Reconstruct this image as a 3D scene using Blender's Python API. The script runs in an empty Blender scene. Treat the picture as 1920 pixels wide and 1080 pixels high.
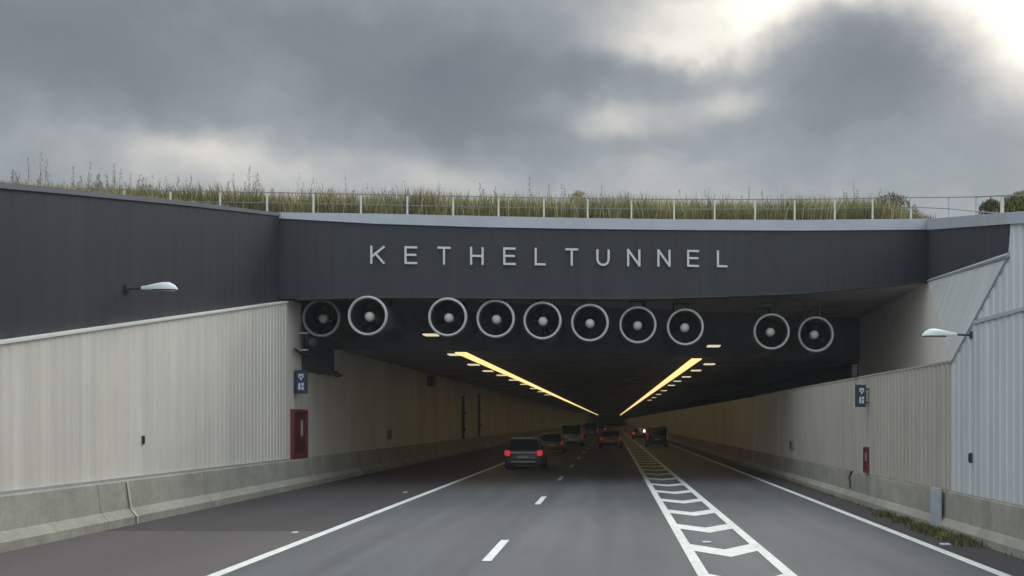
import bpy, bmesh, math, random
from mathutils import Vector, Matrix
random.seed(7)
R = math.radians
PI = math.pi
S = bpy.context.scene
C = S.collection
F = 2007.0      # focal length in photo pixels (1920 wide)
VX, VY = 1147.0, 790.0
EYE = 2.3

# ------------------------------------------------------------------ measured-plane helpers (metres; y runs along the road)
def on_x(px, py, X):
    Y = F * X / (px - VX)
    return Vector((X, Y, EYE + (VY - py) / F * Y))
def on_y(px, py, Y):
    return Vector(((px - VX) / F * Y, Y, EYE + (VY - py) / F * Y))
def on_line(px, py, p, q):                 # vertical plane through plan points p, q
    u = (px - VX) / F
    dx, dy = q[0] - p[0], q[1] - p[1]
    t = (u * p[1] - p[0]) / (dx - u * dy)
    Y = p[1] + t * dy
    return Vector((p[0] + t * dx, Y, EYE + (VY - py) / F * Y))
def lerp_tab(tab, v):
    if v <= tab[0][0]: a, b = tab[0], tab[1]
    elif v >= tab[-1][0]: a, b = tab[-2], tab[-1]
    else:
        for a, b in zip(tab, tab[1:]):
            if a[0] <= v <= b[0]: break
    t = (v - a[0]) / (b[0] - a[0])
    return a[1] + t * (b[1] - a[1])

# ------------------------------------------------------------------ materials
def mat(name, col, rough=0.7, metal=0.0, spec=0.4, noise=None, bump=None, var=None, emit=None, streak=None):
    """noise=(scale, amount, stretch xyz)   bump=(scale, strength)   streak=(scale, amount)"""
    m = bpy.data.materials.new(name); m.use_nodes = True
    nt = m.node_tree; N = nt.nodes; L = nt.links
    b = N['Principled BSDF']
    b.inputs['Base Color'].default_value = (*col, 1)
    b.inputs['Roughness'].default_value = rough
    b.inputs['Metallic'].default_value = metal
    b.inputs['Specular IOR Level'].default_value = spec
    if emit:
        b.inputs['Emission Color'].default_value = (*emit[0], 1)
        b.inputs['Emission Strength'].default_value = emit[1]
    tc = N.new('ShaderNodeTexCoord')
    cur = None
    def layer(scale, amt, stretch, detail=5, off=0.0):
        nonlocal cur
        mp = N.new('ShaderNodeMapping'); mp.inputs['Scale'].default_value = stretch
        mp.inputs['Location'].default_value = (off, off * .7, off * .3)
        L.new(tc.outputs['Object'], mp.inputs['Vector'])
        n = N.new('ShaderNodeTexNoise'); n.inputs['Scale'].default_value = scale
        n.inputs['Detail'].default_value = detail; n.inputs['Roughness'].default_value = .6
        L.new(mp.outputs[0], n.inputs['Vector'])
        mr = N.new('ShaderNodeMapRange')
        mr.inputs['From Min'].default_value = .3; mr.inputs['From Max'].default_value = .7
        mr.inputs['To Min'].default_value = 1 - amt; mr.inputs['To Max'].default_value = 1 + amt
        L.new(n.outputs['Fac'], mr.inputs['Value'])
        mx = N.new('ShaderNodeVectorMath'); mx.operation = 'SCALE'
        if cur is None: mx.inputs[0].default_value = col
        else: L.new(cur, mx.inputs[0])
        L.new(mr.outputs[0], mx.inputs['Scale'])
        cur = mx.outputs[0]
        return n
    if noise:
        for k, (sc, am, st) in enumerate(noise): layer(sc, am, st, off=3.1 * k)
        L.new(cur, b.inputs['Base Color'])
    if bump:
        n = N.new('ShaderNodeTexNoise'); n.inputs['Scale'].default_value = bump[0]; n.inputs['Detail'].default_value = 4
        L.new(tc.outputs['Object'], n.inputs['Vector'])
        bp = N.new('ShaderNodeBump'); bp.inputs['Strength'].default_value = bump[1]; bp.inputs['Distance'].default_value = .02
        L.new(n.outputs['Fac'], bp.inputs['Height']); L.new(bp.outputs[0], b.inputs['Normal'])
    return m

M = {}
def wave_stripes(m, axis, scale, amt):      # panel-to-panel tone differences of sheet cladding
    nt = m.node_tree; N = nt.nodes; L = nt.links; b = N['Principled BSDF']
    tc = N.new('ShaderNodeTexCoord'); sp = N.new('ShaderNodeSeparateXYZ'); L.new(tc.outputs['Object'], sp.inputs[0])
    mu = N.new('ShaderNodeMath'); mu.operation = 'MULTIPLY'; mu.inputs[1].default_value = scale
    L.new(sp.outputs[axis], mu.inputs[0])
    fl = N.new('ShaderNodeMath'); fl.operation = 'FLOOR'; L.new(mu.outputs[0], fl.inputs[0])
    wn = N.new('ShaderNodeTexWhiteNoise'); wn.noise_dimensions = '1D'; L.new(fl.outputs[0], wn.inputs['W'])
    mr = N.new('ShaderNodeMapRange'); mr.inputs['To Min'].default_value = 1 - amt; mr.inputs['To Max'].default_value = 1 + amt
    L.new(wn.outputs['Value'], mr.inputs['Value'])
    mx = N.new('ShaderNodeVectorMath'); mx.operation = 'SCALE'
    src = b.inputs['Base Color'].links[0].from_socket if b.inputs['Base Color'].links else None
    if src: L.new(src, mx.inputs[0])
    else: mx.inputs[0].default_value = b.inputs['Base Color'].default_value[:3]
    L.new(mr.outputs[0], mx.inputs['Scale']); L.new(mx.outputs[0], b.inputs['Base Color'])
    return m

M['asphalt'] = mat('asphalt', (.090, .094, .096), .62, spec=.45,
                   noise=[(.75, .24, (1, .012, 1)), (.7, .14, (1, .06, 1)), (2.2, .10, (1, .12, 1)), (60, .22, (1, 1, 1))], bump=(90, .5))
M['shoulder'] = mat('shoulder asphalt', (.060, .053, .055), .8, spec=.3,
                    noise=[(.5, .16, (1, .15, 1)), (50, .25, (1, 1, 1))], bump=(80, .5))
M['paint'] = mat('road paint', (.66, .67, .63), .6, noise=[(1.2, .10, (1, .3, 1)), (9, .14, (1, .4, 1)), (40, .18, (1, 1, 1))])
M['light_clad'] = wave_stripes(mat('beige steel cladding', (.60, .565, .50), .55, spec=.35,
                   noise=[(.35, .06, (1, 1, 1)), (1.6, .06, (1, 1, .10)), (6, .03, (1, 1, .15))]), 1, 1 / .32, .05)
M['grey_clad'] = wave_stripes(mat('blue grey steel cladding', (.45, .475, .49), .5, spec=.4,
                   noise=[(.5, .05, (1, 1, 1)), (2.2, .07, (1, 1, .08))]), 1, 1 / .32, .05)
M['dark_clad'] = wave_stripes(mat('anthracite cladding', (.029, .031, .038), .55, spec=.3,
                   noise=[(.6, .10, (1, 1, .3)), (3, .10, (1, 1, .06))]), 1, 1 / .6, .07)
M['dark_fascia'] = wave_stripes(mat('anthracite fascia', (.024, .027, .034), .55, spec=.3,
                   noise=[(.6, .10, (1, 1, .3)), (3, .10, (1, 1, .06))]), 0, 1 / 1.2, .07)
M['tunnel_panel'] = wave_stripes(mat('tunnel wall panel', (.60, .56, .49), .6, spec=.3,
                   noise=[(.25, .12, (1, 1, 1)), (2, .07, (1, 1, .1))]), 1, 1 / 1.2, .05)
M['shaded_clad'] = wave_stripes(mat('shaded beige cladding', (.34, .315, .275), .6, spec=.25,
                   noise=[(.35, .06, (1, 1, 1)), (2, .06, (1, 1, .1))]), 1, 1 / .32, .05)  # beige cladding with the shade near the portal put into its colour
M['upper_panel'] = mat('upper recess panel', (.72, .69, .63), .6, spec=.3, noise=[(.4, .06, (1, 1, 1)), (2, .06, (1, 1, .1))])
M['concrete'] = mat('barrier concrete', (.285, .275, .23), .85, spec=.25,
                    noise=[(.5, .16, (1, 1, 2)), (1.5, .14, (1, 1, .25)), (8, .10, (1, 1, 1)), (40, .06, (1, 1, 1))], bump=(30, .35))
M['coping'] = mat('coping metal', (.34, .36, .40), .5, spec=.4, noise=[(.8, .06, (1, 1, 1)), (5, .04, (1, 1, 1))])
M['dark_coping'] = mat('dark coping', (.13, .135, .15), .5, noise=[(1, .1, (1, 1, 1))])
M['ceiling'] = mat('dark ceiling', (.30, .29, .31), .85, spec=.15, noise=[(.4, .2, (1, 1, 1)), (3, .15, (1, 1, 1))])
M['soffit'] = mat('soffit concrete', (.36, .32, .31), .85, spec=.2, noise=[(.5, .2, (1, 1, 1)), (3, .15, (.3, 1, 1))])
M['headwall'] = mat('headwall', (.11, .11, .13), .85, spec=.15, noise=[(1, .2, (1, 1, 1))])
M['fan_casing'] = mat('fan casing', (.06, .06, .065), .5, metal=.3, noise=[(5, .15, (1, 1, 1))])
M['fan_ring'] = mat('fan ring steel', (.44, .44, .43), .42, metal=.25, noise=[(5, .08, (1, 1, 1))])
M['fan_hub'] = mat('fan hub', (.50, .49, .45), .45, noise=[(8, .05, (1, 1, 1))])
M['fan_blade'] = mat('fan blade', (.02, .02, .022), .5, noise=[(8, .1, (1, 1, 1))])
M['metal_dark'] = mat('dark metal', (.04, .042, .045), .5, metal=.3, noise=[(9, .15, (1, 1, 1))])
M['metal_mid'] = mat('painted box', (.17, .16, .14), .6, noise=[(9, .1, (1, 1, 1))])
M['galv'] = mat('galvanised steel', (.42, .45, .47), .45, metal=.4, noise=[(9, .1, (1, 1, 1))])
M['post_white'] = mat('pale post', (.50, .50, .44), .5, noise=[(6, .08, (1, 1, 1))])
M['rail'] = mat('steel rail', (.16, .17, .18), .5, metal=.3, noise=[(9, .1, (1, 1, 1))])
M['plate_blue'] = mat('pale blue plate', (.34, .38, .41), .5, noise=[(4, .1, (1, 1, 1))])
M['lamp_shell'] = mat('lamp shell', (.62, .68, .68), .35, noise=[(4, .04, (1, 1, 1))])
M['lamp_glass'] = mat('lamp glass', (.10, .11, .12), .2, noise=[(4, .04, (1, 1, 1))])
M['letter'] = mat('letter steel', (.50, .50, .47), .45, noise=[(4, .05, (1, 1, 1))])
M['red'] = mat('red enamel', (.13, .022, .028), .45, noise=[(5, .1, (1, 1, 1))])
M['red_dark'] = mat('dark red glass', (.10, .012, .018), .2, noise=[(5, .2, (1, 1, .4))])
M['blue_sign'] = mat('blue sign', (.022, .042, .08), .35, noise=[(5, .05, (1, 1, 1))])
M['navy'] = mat('navy sign case', (.02, .03, .05), .45, noise=[(5, .05, (1, 1, 1))])
M['sign_white'] = mat('sign white', (.52, .56, .62), .4, noise=[(5, .03, (1, 1, 1))])
M['soil'] = mat('grassy soil', (.060, .065, .028), .95, spec=.1, noise=[(1.5, .3, (1, 1, 1)), (12, .25, (1, 1, 1))], bump=(12, .6))
M['g1'] = mat('grass green', (.18, .185, .065), .8, spec=.1, noise=[(.8, .25, (1, 1, 1))])
M['g2'] = mat('grass olive', (.24, .225, .095), .8, spec=.1, noise=[(.8, .25, (1, 1, 1))])
M['g3'] = mat('grass straw', (.50, .43, .27), .85, spec=.1, noise=[(.8, .2, (1, 1, 1))])
M['g4'] = mat('seed brown', (.16, .115, .095), .9, spec=.1, noise=[(.8, .2, (1, 1, 1))])
M['g5'] = mat('leaf dark', (.045, .065, .025), .8, spec=.1, noise=[(.8, .2, (1, 1, 1))])
M['yellow_leaf'] = mat('leaf yellow', (.30, .24, .06), .8, spec=.1, noise=[(3, .2, (1, 1, 1))])
M['tyre'] = mat('tyre rubber', (.018, .018, .018), .8, noise=[(20, .1, (1, 1, 1))])
M['rim'] = mat('wheel alloy', (.35, .35, .36), .35, metal=.7, noise=[(9, .05, (1, 1, 1))])
M['glass'] = mat('car glass', (.012, .016, .018), .08, spec=.6, noise=[(1, .05, (1, 1, 1))])
M['tail'] = mat('tail lamp lit', (.5, .015, .02), .3, emit=((1, .04, .06), .36), noise=[(9, .05, (1, 1, 1))])
M['tail_dim'] = mat('tail lamp', (.25, .02, .02), .3, emit=((1, .10, .05), .08), noise=[(9, .05, (1, 1, 1))])
M['plate'] = mat('licence plate', (.45, .42, .30), .5, noise=[(9, .05, (1, 1, 1))])
M['lamp_on'] = mat('lit lamp', (1, .9, .75), .3, emit=((1, .82, .6), 3), noise=[(9, .02, (1, 1, 1))])
M['bumper'] = mat('bumper plastic', (.05, .05, .055), .6, noise=[(9, .1, (1, 1, 1))])
M['strip'] = mat('strip light', (.8, .7, .4), .4, emit=((1.0, .74, .29), 1.05), noise=[(2, .05, (1, 1, 1))])
M['panel_lamp'] = mat('panel lamp', (.8, .7, .5), .4, emit=((1.0, .86, .55), .62), noise=[(2, .05, (1, 1, 1))])
def paint(name, col, metal=.2): return mat(name, col, .3, metal=metal, spec=.5, noise=[(3, .05, (1, 1, 1)), (1.2, .08, (1, 1, 1))])

# ------------------------------------------------------------------ object helpers
def link(name, me, m, parent=None, smooth=False):
    o = bpy.data.objects.new(name, me); C.objects.link(o)
    if m is not None:
        for k in (m if isinstance(m, (list, tuple)) else [m]): me.materials.append(k)
    if parent: o.parent = parent
    if smooth:
        for p in me.polygons: p.use_smooth = True
    return o
def pyd(name, vs, fs, m, parent=None, smooth=False):
    me = bpy.data.meshes.new(name); me.from_pydata([tuple(v) for v in vs], [], fs); me.update()
    return link(name, me, m, parent, smooth)
def bmo(name, bm, m, parent=None, smooth=False, recalc=True):
    if recalc: bmesh.ops.recalc_face_normals(bm, faces=bm.faces)
    me = bpy.data.meshes.new(name); bm.to_mesh(me); bm.free()
    o = link(name, me, m, parent)
    if smooth:
        me.polygons.foreach_set('use_smooth', [True] * len(me.polygons)); me.set_sharp_from_angle(angle=R(35))
    return o
def box(bm, a, b, bev=0.0):
    a, b = Vector(a), Vector(b); c = (a + b) / 2; s = b - a
    r = bmesh.ops.create_cube(bm, size=1, matrix=Matrix.Translation(c) @ Matrix.Diagonal((abs(s.x), abs(s.y), abs(s.z), 1)))
    if bev:
        es = list({e for v in r['verts'] for e in v.link_edges})
        bmesh.ops.bevel(bm, geom=es, offset=bev, segments=2, affect='EDGES', profile=.6)
def tube(bm, pts, r, seg=8, cap=True):
    pts = [Vector(p) for p in pts]; rr = r if isinstance(r, (list, tuple)) else [r] * len(pts); rings = []
    for i, p in enumerate(pts):
        d = (pts[min(i + 1, len(pts) - 1)] - pts[max(i - 1, 0)]).normalized()
        up = Vector((0, 0, 1)) if abs(d.z) < .9 else Vector((1, 0, 0))
        a = d.cross(up).normalized(); b = d.cross(a)
        rings.append([bm.verts.new(p + (a * math.cos(2 * PI * k / seg) + b * math.sin(2 * PI * k / seg)) * rr[i]) for k in range(seg)])
    for q, w in zip(rings, rings[1:]):
        for k in range(seg): bm.faces.new((q[k], q[(k + 1) % seg], w[(k + 1) % seg], w[k]))
    if cap: bm.faces.new(rings[0]); bm.faces.new(rings[-1])
def lathe_y(bm, prof, seg=40, close=False):       # prof: (r, y) revolved about the y axis
    rings = []
    for r, y in prof:
        if r < 1e-5: rings.append([bm.verts.new((0, y, 0))]); continue
        rings.append([bm.verts.new((r * math.cos(2 * PI * k / seg), y, r * math.sin(2 * PI * k / seg))) for k in range(seg)])
    pairs = list(zip(rings, rings[1:])) + ([(rings[-1], rings[0])] if close else [])
    for a, b in pairs:
        for k in range(seg):
            k2 = (k + 1) % seg
            if len(a) == 1: bm.faces.new((a[0], b[k], b[k2]))
            elif len(b) == 1: bm.faces.new((a[k], a[k2], b[0]))
            else: bm.faces.new((a[k], a[k2], b[k2], b[k]))
def pieces(name, bm, m, parent, smooth=False):      # one object per separate piece
    bm.verts.ensure_lookup_table(); seen = set(); out = []
    for v in bm.verts:
        if v in seen: continue
        st = [v]; isl = []; seen.add(v)
        while st:
            u = st.pop(); isl.append(u)
            for e in u.link_edges:
                q = e.other_vert(u)
                if q not in seen: seen.add(q); st.append(q)
        idx = {u: i for i, u in enumerate(isl)}; fs = {f for u in isl for f in u.link_faces}
        b2 = bmesh.new(); nv = [b2.verts.new(u.co) for u in isl]
        for f in fs: b2.faces.new([nv[idx[u]] for u in f.verts])
        out.append(bmo(name, b2, m, parent, smooth))
    bm.free(); return out
def tag(o, label=None, cat=None, group=None, kind=None):
    if label: o['label'] = label
    if cat: o['category'] = cat
    if group: o['group'] = group
    if kind: o['kind'] = kind
    return o
def thing(name, label, cat, loc=(0, 0, 0), rz=0, group=None):
    o = bpy.data.objects.new(name, None); C.objects.link(o); o.location = loc; o.rotation_euler.z = rz
    o.empty_display_size = .3
    return tag(o, label, cat, group)
def dup(o, parent=None):
    c = o.copy(); C.objects.link(c)
    if parent: c.parent = parent
    for ch in list(o.children): dup(ch, c)
    return c
ORD = ['first', 'second', 'third', 'fourth', 'fifth', 'sixth', 'seventh', 'eighth', 'ninth', 'tenth', 'eleventh', 'twelfth']

def ribbed(path, zb, zt, pitch=.32, depth=.018, back=.25, sub=1):
    """Trapezoid-ribbed sheet cladding on a vertical plan path. Ribs stand out to the left of the walking direction.
    zb, zt are functions of plan point. Closed at the back so it has thickness."""
    vs, fs = [], []
    P0 = []
    for (a, b) in zip(path, path[1:]):
        a, b = Vector(a), Vector(b); L_ = (b - a).length; n = max(1, round(L_ / pitch)); d = (b - a) / n
        nrm = Vector((-(b - a).y, (b - a).x)).normalized()
        for i in range(n):
            for t, off in ((0, 0), (.42, 0), (.52, depth), (.90, depth)):
                P0.append((a + d * (i + t), nrm * off, nrm))
    P0.append((Vector(path[-1]), Vector((0, 0)), nrm))
    for p, o_, nn in P0:
        q = p + o_; bk = p - nn * back
        zlo, zhi = zb(p), zt(p)
        vs += [(q.x, q.y, zlo), (q.x, q.y, zhi), (bk.x, bk.y, zhi), (bk.x, bk.y, zlo)]
    n = len(P0)
    for i in range(n - 1):
        a, b = 4 * i, 4 * (i + 1)
        for k in range(4):
            k2 = (k + 1) % 4
            fs.append((a + k, b + k, b + k2, a + k2))
    fs.append((0, 1, 2, 3)); fs.append((4 * n - 4, 4 * n - 1, 4 * n - 2, 4 * n - 3))
    return vs, fs
def ribbed_obj(name, m, parent, *a, **k):
    vs, fs = ribbed(*a, **k)
    bm = bmesh.new(); bv = [bm.verts.new(v) for v in vs]
    for f in fs: bm.faces.new([bv[i] for i in f])
    return bmo(name, bm, m, parent)
def prism_path(name, m, parent, secs):
    """sweep: secs = list of closed sections with equal vertex counts"""
    bm = bmesh.new(); rr = [[bm.verts.new(v) for v in s] for s in secs]
    n = len(rr[0])
    for a, b in zip(rr, rr[1:]):
        for k in range(n): bm.faces.new((a[k], a[(k + 1) % n], b[(k + 1) % n], b[k]))
    bm.faces.new(rr[0]); bm.faces.new(rr[-1])
    return bmo(name, bm, m, parent)

# ------------------------------------------------------------------ key dimensions
XL, XR = -11.1, 7.0
TUN_END = 640
CEIL = 5.22
FA, FB = (-11.1, 36.405), (11.8, 39.84)                    # plan line of the portal fascia
def fasc(px, py): return on_line(px, py, FA, FB)
def fy(X): return FA[1] + (X - FA[0]) * .15
def head_y(X): return 43.6 + .4 * (max(X, -6.5) + 6.5)
W2 = (XR, 18.78)                                           # end of the dark wing on the right wall

# ------------------------------------------------------------------ ground, road
def sheet(name, x0, x1, y0, y1, z, m, ny=1):
    o = pyd(name, [(x0, y0, z), (x1, y0, z), (x1, y1, z), (x0, y1, z)], [(0, 1, 2, 3)], m); return tag(o, kind='structure')
sheet('ground', -1500, 1500, -1500, 1500, -.04, M['soil'])
sheet('road', -6.05, 5.98, -40, TUN_END, 0, M['asphalt'])
sheet('hard_shoulder', XL + .2, -6.05, 22.4, TUN_END, .002, M['shoulder'])
sheet('hard_shoulder', XL + .2, -6.05, -40, 22.4, .002, mat('newer shoulder asphalt', (.092, .080, .080), .75, spec=.35, noise=[(.5, .12, (1, .15, 1)), (50, .22, (1, 1, 1))], bump=(80, .5)))
sheet('hard_shoulder', 5.98, XR - .05, -40, TUN_END, .002, M['shoulder'])
zm = .006
def marks(name, quads):
    vs, fs = [], []
    for q in quads:
        i = len(vs); vs += [(x, y, zm) for x, y in q]; fs.append(tuple(range(i, i + len(q))))
    return tag(pyd(name, vs, fs, M['paint']), kind='structure')
def rect(x0, x1, y0, y1): return [(x0, y0), (x1, y0), (x1, y1), (x0, y1)]
marks('edge_line', [rect(-6.02, -5.82, -40, TUN_END)])
marks('edge_line', [rect(5.76, 5.94, -40, TUN_END)])
q = []
for k in range(-3, 50):
    y0 = 17.6 + 12.0 * k; q.append(rect(-2.14, -1.98, y0, y0 + 3.1))
marks('lane_line', q)
q = [rect(1.28, 1.46, -40, TUN_END), rect(2.58, 2.76, -40, TUN_END)]
for k in range(-12, 60):
    y0 = 19.5 + 3.92 * k; a, b, c = 1.46, 2.02, 2.58; t = 1.05
    q.append([(a, y0 - t / 2), (b, y0 - .85 - t / 2), (b, y0 - .85 + t / 2), (a, y0 + t / 2)])
    q.append([(b, y0 - .85 - t / 2), (c, y0 - t / 2), (c, y0 + t / 2), (b, y0 - .85 + t / 2)])
marks('chevron_marking', q)

# small litter and reflector studs on the tarmac
def stud(x, y, w, l, label, cat, m=M['sign_white']):
    bm = bmesh.new(); box(bm, (x - w / 2, y - l / 2, .004), (x + w / 2, y + l / 2, .03), .008)
    tag(bmo('reflector_stud' if cat == 'road stud' else 'litter', bm, m), label, cat)
for px, py, la in ((553, 1000, 'small white road stud on the dark left shoulder, nearest the camera'),
                   (760, 924, 'small white road stud beside the left edge line, nearer the tunnel mouth')):
    Y = F * EYE / (py - VY); stud((px - VX) / F * Y, Y, .10, .22, la, 'road stud')
Y = F * EYE / (1022 - VY); stud((1772 - VX) / F * Y, Y, .18, .15, 'scrap of white litter on the tarmac beside the weedy barrier', 'litter')
Y = F * EYE / (1018 - VY); stud((1325 - VX) / F * Y, Y, .16, .16, 'white scrap lying between two chevrons of the painted island', 'litter')

# ------------------------------------------------------------------ barriers
def barrier(name, side, xb, xk, xt, hk, ht, label):
    t = thing(name, label, 'barrier')
    secs = []; y = -30.0; first = True
    def sec(y, dx):
        s = side
        return [(xb + s * dx, y, -.02), (xb + s * dx, y, hk * .55), (xk + s * dx, y, hk), (xk + s * (dx + .03), y, hk + .03), (xt + s * dx, y, ht - .03),
                (xt + s * (dx + .03), y, ht), (xt + s * .28, y, ht), (xt + s * .28, y, -.02)]
    L0 = 5.85
    while y < TUN_END:
        y1 = min(y + L0, TUN_END)
        secs += [sec(y + .025, 0), sec(y1 - .025, 0), sec(y1 - .018, .015), sec(y1 + .018, .015)]
        y = y1
    prism_path('barrier_wall', M['concrete'], t, secs)
    return t
bl = barrier('concrete_barrier', -1, -10.65, -10.78, -10.88, .32, .98, 'long stained concrete barrier along the foot of the left wall')
br = barrier('concrete_barrier', 1, 6.84, 6.93, 6.97, .26, .86, 'concrete barrier along the foot of the right wall with weeds before it')
# pale mortar joint on the left barrier (real thin strip)
Yj = F * 10.75 / (VX - 246)
bm = bmesh.new()
vs = [(-10.63, -.0), (-10.63, .176), (-10.76, .32), (-10.86, .95)]
for (x0, z0), (x1, z1) in zip(vs, vs[1:]):
    f = [bm.verts.new(v) for v in ((x0 + .004, Yj, z0), (x1 + .004, Yj, z1), (x1 + .004, Yj + .10, z1), (x0 + .004, Yj + .10, z0))]; bm.faces.new(f)
bmo('joint_filler', bm, mat('mortar', (.42, .41, .35), .85, noise=[(9, .1, (1, 1, 1))]), bl)

# ------------------------------------------------------------------ left walls
ltop = [(on_x(0, 645, XL).y, on_x(0, 645, XL).z), (on_x(540, 567, XL).y, on_x(540, 567, XL).z)]
def lz(Y): return max(1.25, lerp_tab(ltop, Y))
wl = thing('cladding_wall', 'long pale beige ribbed wall left of the road, rising towards the tunnel', 'wall')
YE = ltop[1][0]
ribbed_obj('cladding', M['light_clad'], wl, [(XL, YE), (XL, -10)], lambda p: .985, lambda p: lz(p.y), depth=.014, back=.18)
prism_path('cap', mat('cap strip', (.66, .65, .60), .5, noise=[(3, .04, (1, 1, 1))]), wl,
           [[(XL + .06, y, lz(y)), (XL + .06, y, lz(y) + .05), (XL - .19, y, lz(y) + .05), (XL - .19, y, lz(y))] for y in (-10, 3.13, 10, 20, 30, YE)])
# flashing along the foot, joint band across the middle
prism_path('foot_flashing', M['galv'], wl, [[(XL + .05, y, .985), (XL + .05, y, 1.03), (XL + .0, y, 1.03), (XL, y, .985)] for y in (-10, YE)])
# upright return panel beside the portal
prism_path('portal_reveal', M['light_clad'], wl, [[(XL, y, .985), (XL, y, 6.5), (XL - .3, y, 6.5), (XL - .3, y, .985)] for y in (YE + .01, 38.3)])
XD = XL - .2
dtop = [(on_x(0, 353, XD).y, on_x(0, 353, XD).z), (on_x(280, 378, XD).y, on_x(280, 378, XD).z), (on_x(531, 406, XD).y, on_x(531, 406, XD).z)]
def dz_(Y): return lerp_tab(dtop, Y)
wd = thing('dark_wall', 'large anthracite wall rising above the pale beige wall on the left', 'wall')
ribbed_obj('cladding', M['dark_clad'], wd, [(XD, 36.38), (XD, -10)], lambda p: max(1.0, lz(p.y) - .25), lambda p: max(1.4, dz_(p.y)), pitch=.6, depth=.008, back=.25)
prism_path('coping', M['dark_coping'], wd, [[(XD + .05, y, dz_(y)), (XD + .05, y, dz_(y) + .11), (XD - .3, y, dz_(y) + .11), (XD - .3, y, dz_(y))] for y in (-9, 5, 15, 22, 28, 32, 36.38)])

# ------------------------------------------------------------------ portal fascia
ftop = [(540, 411), (700, 420), (900, 426.5), (1100, 430), (1300, 432), (1500, 433), (1740, 431)]
fbot = [(540, 560), (700, 556), (900, 557), (1100, 558), (1240, 558), (1500, 549), (1740, 527)]
ctop = [(540, 399), (700, 401), (900, 405.5), (1100, 409.5), (1300, 412), (1500, 413), (1740, 410.5)]
def tabX(tab): return [(fasc(px, py).x, fasc(px, py).z) for px, py in tab]
FT, FBO, CT = tabX(ftop), tabX(fbot), tabX(ctop)
XA, XB = FA[0] - .24, FB[0]
pf = thing('portal_fascia', 'wide anthracite fascia over the tunnel mouth carrying the tunnel name', 'fascia')
vs = ribbed_obj('cladding', M['dark_fascia'], pf, [(XB, fy(XB)), (XA, fy(XA))], lambda p: lerp_tab(FBO, p.x), lambda p: lerp_tab(FT, p.x), pitch=.6, depth=.006, back=.45)
def cop_sec(x, y, nx, ny, z0, z1, w=.75, o=.07):
    return [(x + nx * o, y + ny * o, z0), (x + nx * o, y + ny * o, z1), (x - nx * w, y - ny * w, z1), (x - nx * w, y - ny * w, z0)]
xs = [XA + (XB - XA) * i / 40 for i in range(41)]
prism_path('coping', M['coping'], pf, [cop_sec(x, fy(x), .148, -.989, lerp_tab(FT, x) + .002, lerp_tab(CT, x)) for x in xs])
prism_path('lower_trim', M['metal_dark'], pf, [cop_sec(x, fy(x), .148, -.989, lerp_tab(FBO, x) - .05, lerp_tab(FBO, x) - .002, w=.45, o=.03) for x in xs[1:-1]])

# right wing: dark band running from the portal corner towards the viewer
FBv = (11.8, 39.84)
wt = [fasc(1740, 431), on_line(1895, 420, FBv, W2)]; wb = [fasc(1740, 527), on_line(1895, 478, FBv, W2)]
def wl_t(p): return (p.y - W2[1]) / (FBv[1] - W2[1])
def wz(pair, p): t = wl_t(p); return pair[1].z * (1 - t) + pair[0].z * t
wg = thing('wing_wall', 'dark tapering wing of the fascia running along the right wall', 'wall')
ribbed_obj('cladding', M['dark_clad'], wg, [W2, FBv], lambda p: wz(wb, p), lambda p: wz(wt, p), pitch=.6, depth=.008, back=.35)
# coping of the right side, following the wing and then the near wall
ct2 = [fasc(1740, 410.5), on_line(1895, 398, FBv, W2)]
d = (Vector(FBv) - Vector(W2)).normalized(); nx, ny = -d.y, d.x
secs = []
for i in range(13):
    t = 1 - i / 12; x = W2[0] + (FBv[0] - W2[0]) * t; y = W2[1] + (FBv[1] - W2[1]) * t
    secs.append(cop_sec(x, y, nx, ny, wt[1].z * (1 - t) + wt[0].z * t + .002, ct2[1].z * (1 - t) + ct2[0].z * t, w=.5))
for y in (18.2, 14, 10, 0, -8):
    k = .17; secs.append(cop_sec(XR, y, -1, 0, wt[1].z - (18.78 - y) * k, ct2[1].z - (18.78 - y) * k, w=.5))
prism_path('coping', M['coping'], wg, secs)

# near right wall: grey ribbed cladding, X = 7
C3 = on_x(1784, 684, XR)
def rz_(p):
    Y = p.y
    if Y <= W2[1]: return wt[1].z - (18.78 - Y) * .17 - .004
    if Y <= C3.y: t = (Y - W2[1]) / (C3.y - W2[1]); return wb[1].z * (1 - t) + C3.z * t
    return 3.55
wr = thing('cladding_wall', 'blue grey ribbed steel wall at the right edge, nearest the camera', 'wall')
ribbed_obj('cladding', M['grey_clad'], wr, [(XR, -8), (XR, W2[1] - .001), (XR, C3.y)], lambda p: .865, rz_, depth=.02, back=.2)
yj1 = 20.9
prism_path('joint_trim', M['coping'], wr, [[(XR - .045, y, 4.17), (XR - .045, y, 4.24), (XR, y, 4.24), (XR, y, 4.17)] for y in (-8, 20.6)])
wr2 = thing('cladding_wall', 'lower beige ribbed wall on the right, from the folded panel into the tunnel', 'wall')
ribbed_obj('cladding', M['shaded_clad'], wr2, [(XR, C3.y + .02), (XR, 44)], lambda p: .865, lambda p: 3.52, depth=.03, back=.2)
prism_path('cap', M['shaded_clad'], wr2, [[(XR - .04, y, 3.52), (XR - .04, y, 3.56), (XR + .2, y, 3.56), (XR + .2, y, 3.52)] for y in (C3.y + .02, 52)])
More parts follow.
